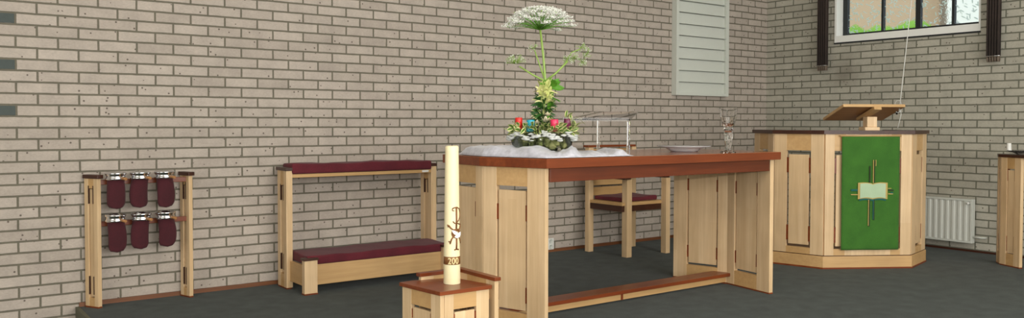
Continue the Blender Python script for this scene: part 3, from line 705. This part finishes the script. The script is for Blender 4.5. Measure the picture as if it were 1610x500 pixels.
for n_, (ox, z, sc) in enumerate(((.018, .165, .028), (-.03, .155, .018), (.055, .155, .018), (.03, .20, .020))):
    bm = B()
    for ly, (rr, cnt) in enumerate(((.25, 4), (.55, 6), (.85, 8))):
        for kk in range(cnt):
            a = 2*PI*kk/cnt+ly*.5; o_ = vr*math.cos(a)+vf*math.sin(a)
            leaf(bm, vr*ox-vf*.035+Vector((0, 0, z))+o_*sc*rr*.5, o_*rr+Vector((0, 0, 1.1-rr)), sc*1.15, sc*.42, edge=0, mid=0, curl=-.1)
    obj('rose', bm, 'petal', FA)
# stems and umbels
ut = -vr*.012+Vector((0, 0, .695)); st = axis(.40)-vr*.004
bm = B(); tube(bm, [axis(.02), axis(.2), axis(.36), st, st.lerp(ut, .5)+vr*.003, ut], .0085, 10, .0065)
tube(bm, [st, st-vr*.07+Vector((0, 0, .035)), st-vr*.15+Vector((0, 0, .085))], .006, 8, .0045)
tube(bm, [st, st-vr*.035+Vector((0, 0, .10)), st-vr*.065+Vector((0, 0, .185))], .005, 8, .0035)
tube(bm, [st, st+vr*.06+Vector((0, 0, .045)), st+vr*.13+Vector((0, 0, .115))], .0068, 8, .005)
tube(bm, [st+vr*.10+Vector((0, 0, .08)), st+vr*.15+Vector((0, 0, .165)), st+vr*.20+Vector((0, 0, .185))], .004, 8, .003)
obj('flower_stems', bm, 'stem', FA)
bm = B(); fb = B()
def floret(p, s, mi=0):
    n0 = rv(1).normalized(); a = n0.cross(Vector((.3, .5, .8))).normalized(); b_ = n0.cross(a)
    c = fb.verts.new(p+n0*s*.3); ring = [fb.verts.new(p+(a*math.cos(t)+b_*math.sin(t))*s*(1 if q % 2 else .45)) for q, t in enumerate([2*PI*q/8 for q in range(8)])]
    for q in range(8): fb.faces.new((c, ring[q], ring[(q+1) % 8])).material_index = mi
for q in range(60):   # rays of the main umbel, florets at their tips
    a = q*2.39996; rr = math.sqrt((q+.5)/60); R_ = .196*rr
    tip = ut+(vr*math.cos(a)+vf*math.sin(a))*R_+Vector((0, 0, .085+.035*(1-rr**2)-.075*rr**3.0))
    tube(bm, [ut, ut.lerp(tip, .5)-Vector((0, 0, .006*(1-rr)))+Vector((0, 0, .012*rr)), tip], .0022, 5, .0012)
    for _ in range(60):
        o_ = rv(1); o_.z = abs(o_.z)*.55
        floret(tip+o_*.027, random.uniform(.0038, .0065), 0 if random.random() < .93 else 1)
obj('umbel_rays', bm, 'leafbright', FA)['kind'] = 'stuff'
bm = B()
def small(c, R0, n, mi):
    for q in range(n):
        dd = rv(1).normalized(); dd.z = abs(dd.z)*.8+.1 if R0 > .03 else dd.z
        tube(bm, [c, c+dd*R0], .0011, 4, .0008)
        for _ in range(9): floret(c+dd*R0+rv(.008), random.uniform(.002, .004), mi if random.random() < .6 else 0)
small(st-vr*.172+Vector((0, 0, .10)), .054, 44, 1); small(st-vr*.07+Vector((0, 0, .19)), .022, 14, 1)
for c in (st+vr*.165+Vector((0, 0, .135)), st+vr*.21+Vector((0, 0, .115)), st+vr*.205+Vector((0, 0, .195)), st+vr*.245+Vector((0, 0, .165)), st+vr*.13+Vector((0, 0, .125))): small(c, .026, 20, 1)
obj('side_shoots', bm, 'stem', FA)['kind'] = 'stuff'
fo = obj('florets', fb, ['floret', 'stem'], FA); fo['kind'] = 'stuff'
for nm, lab, ox, oy, z, r in (('red', 'small red candle set among the leaves, leftmost of the four', -.135, -.03, .152, .021), ('teal', 'small turquoise candle set among the leaves, right of the red one', -.068, -.06, .139, .023),
                               ('pink', 'small bright pink candle set among the leaves, right of the tall flower stem', .068, -.065, .142, .023), ('purple', 'small dark purple candle at the right end of the flower trough', .145, -.02, .146, .021)):
    p = Vector((FX, FY, FZ))+vr*ox+vf*oy+Vector((0, 0, z))
    t = thing('small_candle', lab, 'candle', p, 0, 'small coloured candles in the flower trough')
    bm = B(); lathe(bm, [(0, -.03), (r, -.03), (r, .034), (r-.002, .0375), (0, .036)], 24); obj('wax_body', bm, 'wax_'+nm, t)
    bm = B(); tube(bm, [(0, 0, .035), (.001, 0, .044)], .0012, 6); obj('wick', bm, 'darkmetal', t)

# ================================================================ wall things
HB = thing('hymn_board', 'tall pale grey hymn board with blank slatted rows on the brick wall', 'board', (-1.103, -.03, 1.40))
hx0, hx1, hz1 = -.391, .391, 1.34
obj('back_panel', bx(hx0+.01, hx1-.01, .016, .029, .008, hz1-.01), 'offwhite', HB)
bm = B(); box(bm, hx0, hx0+.035, -.036, .029, 0, hz1, .002); box(bm, hx1-.045, hx1, -.036, .029, 0, hz1, .002); box(bm, hx0+.035, hx1-.045, -.036, .029, 0, .03, .002); box(bm, hx0+.035, hx1-.045, -.036, .029, hz1-.03, hz1, .002)
obj('board_frame', bm, 'offwhite', HB)
for q in range(11):
    z = .142+q*.1135; obj('number_ledge', bx(hx0+.036, hx1-.046, -.030, .0155, z-.009, z, bev=.001), 'offwhite', HB)
    obj('row_slat', bx(hx0+.036, hx1-.046, -.012, .0, z-.1130+(-.0 if q else 0)+.0006, z-.021, bev=.001), 'offwhite', HB)
def curtain(y, label, zb):
    t = thing('narrow_curtain', label, 'curtain', (-.07, y, zb), 0, 'curtains beside the window')
    bm = B(); n = 40; ys = [-.055+.11*q/n for q in range(n+1)]
    for z0, z1_ in ((.05, 3.0-zb),):
        a = [bm.verts.new((.018*math.sin(q*PI/4), ys[q], z0)) for q in range(n+1)]; b_ = [bm.verts.new((.018*math.sin(q*PI/4), ys[q], z1_)) for q in range(n+1)]
        for q in range(n): bm.faces.new((a[q], a[q+1], b_[q+1], b_[q])).smooth = True
    o = obj('pleated_cloth', bm, 'curtain', t); md = o.modifiers.new('s', 'SOLIDIFY'); md.thickness = .004
    bm = B(); a = [bm.verts.new((.013*math.sin(q*PI/4+.3), ys[q]*.92, .0)) for q in range(n+1)]; b_ = [bm.verts.new((.016*math.sin(q*PI/4), ys[q], .046)) for q in range(n+1)]
    for q in range(n): bm.faces.new((a[q], a[q+1], b_[q+1], b_[q])).smooth = True
    o = obj('curtain_hem', bm, fabric('grey_brown_hem', (96, 84, 72), (120, 106, 92)), t); md = o.modifiers.new('s', 'SOLIDIFY'); md.thickness = .003
    bm = B(); tube(bm, [(-.026, -.06, .048), (-.026, .06, .048)], .003, 6); obj('weight_rod', bm, 'chrome', t)
    bm = B(); tube(bm, [(0, -.09, 3.0-zb), (0, .09, 3.0-zb)], .012, 8); tube(bm, [(0, 0, 3.0-zb), (.07, 0, 3.0-zb)], .008, 8); obj('curtain_bracket', bm, 'darkframe', t)
curtain(-.722, 'narrow dark brown pleated curtain hanging left of the window', 1.66)
curtain(-2.352, 'narrow dark brown pleated curtain hanging right of the window', 1.655)
RD = thing('radiator', 'white ribbed panel radiator on the window wall right of the pulpit', 'radiator', (-.07, -1.62, .085))
bm = B(); n = 132; prof = []
for q in range(n+1):
    y = .58-1.16*q/n; prof.append((.006*(1 if (q % 6) in (2, 3, 4) else 0), y))
a = [bm.verts.new((-.02+xo, y, .018)) for xo, y in prof]; b_ = [bm.verts.new((-.02+xo, y, .365)) for xo, y in prof]
for q in range(n): bm.faces.new((a[q], a[q+1], b_[q+1], b_[q]))
obj('ribbed_face', bm, 'radiator', RD)
obj('radiator_body', bx(-.012, .028, -.58, .58, .005, .378, bev=.004), 'radiator', RD)
bm = B(); box(bm, -.024, .036, -.586, .586, .366, .384, .003); box(bm, -.022, -.008, -.584, .584, 0, .017, .002); box(bm, -.020, .034, -.588, -.578, .0, .38, .002); obj('grille_and_edges', bm, 'radiator', RD)
bm = B(); tube(bm, [(.0, -.587, .055), (.0, -.66, .055), (.045, -.668, .052), (.069, -.67, .05)], .008, 8); obj('supply_pipe', bm, 'radiator', RD)
bm = B(); lathe(bm, [(0, 0), (.011, 0), (.011, .03), (0, .03)], 14); obj('bleed_knob', bm, 'plastic', RD, Matrix.Translation((-.02, -.56, .35)) @ Matrix.Rotation(-PI/2, 4, 'Y'))
SK = thing('wall_socket', 'small white double socket low on the brick wall behind the altar', 'socket', (-3.015, -.0005, .07))
obj('socket_plate', bx(-.035, .035, -.012, 0, -.05, .05, bev=.003), 'plastic', SK)
for z in (-.024, .024):
    bm = B(); lathe(bm, [(0, .001), (.017, .001), (.019, .004), (.0195, 0)], 20); obj('outlet', bm, 'offwhite', SK, Matrix.Translation((0, -.012, z)) @ Matrix.Rotation(PI/2, 4, 'X'))

# ================================================================ side table at the right edge
SD = thing('side_table', 'maple side table with dark red-brown top at the right edge of the platform', 'table', (-.5, -2.7, 0))
e_ = lambda x, y: (x+.5, y+2.7)
n0, n1, n2 = e_(-.405, -2.56), e_(-.490, -2.622), e_(-.575, -2.80)
slot_panel(SD, n2, n1, 0, .862, .028, (.062, .058), (.10, .09), .005, .018, bh=.12, bz=.06)
slot_panel(SD, n1, n0, 0, .862, .028, (.035, .035), (.10, .09), .004, .018, bh=.12, bz=.06)
f0, f1, f2 = e_(-.12, -3.42), e_(-.05, -3.36), e_(-.02, -3.2)
slot_panel(SD, f0, f1, 0, .862, .028, (.03, .03), (.10, .09), .004, .018); slot_panel(SD, f1, f2, 0, .862, .028, (.05, .05), (.10, .09), .005, .018)
bm = B(); prism(bm, [e_(-.615, -2.83), e_(-.50, -3.20), e_(-.14, -3.46), e_(-.03, -3.40), e_(-.02, -3.1), e_(-.05, -2.70), e_(-.38, -2.53), e_(-.50, -2.59)], .862, .884, .002); obj('side_table_top', bm, 'darkcap', SD)
obj('stretcher', bx(-.08, .40, -.38, -.34, .02, .06), 'darkcap', SD, None)
bm = B(); lathe(bm, [(0, 0), (.05, 0), (.06, .008), (.125, .026), (.135, .030), (.135, .034), (.12, .032), (.055, .014), (0, .010)], 40, sy=.75)
o = obj('glass_tray', bm, 'frost', shade=True); o.location = (-.445, -2.745, .8845); tag(o, 'low grey glass tray lying on the side table at the right edge', 'tray')
bm = B(); lathe(bm, [(0, 0), (.018, 0), (.019, .004), (.016, .058), (.014, .061), (0, .060)], 20)
o = obj('white_candle', bm, 'plastic', shade=True); o.location = (-.445, -2.645, .912); tag(o, 'short white candle standing at the left side of the glass tray', 'candle')
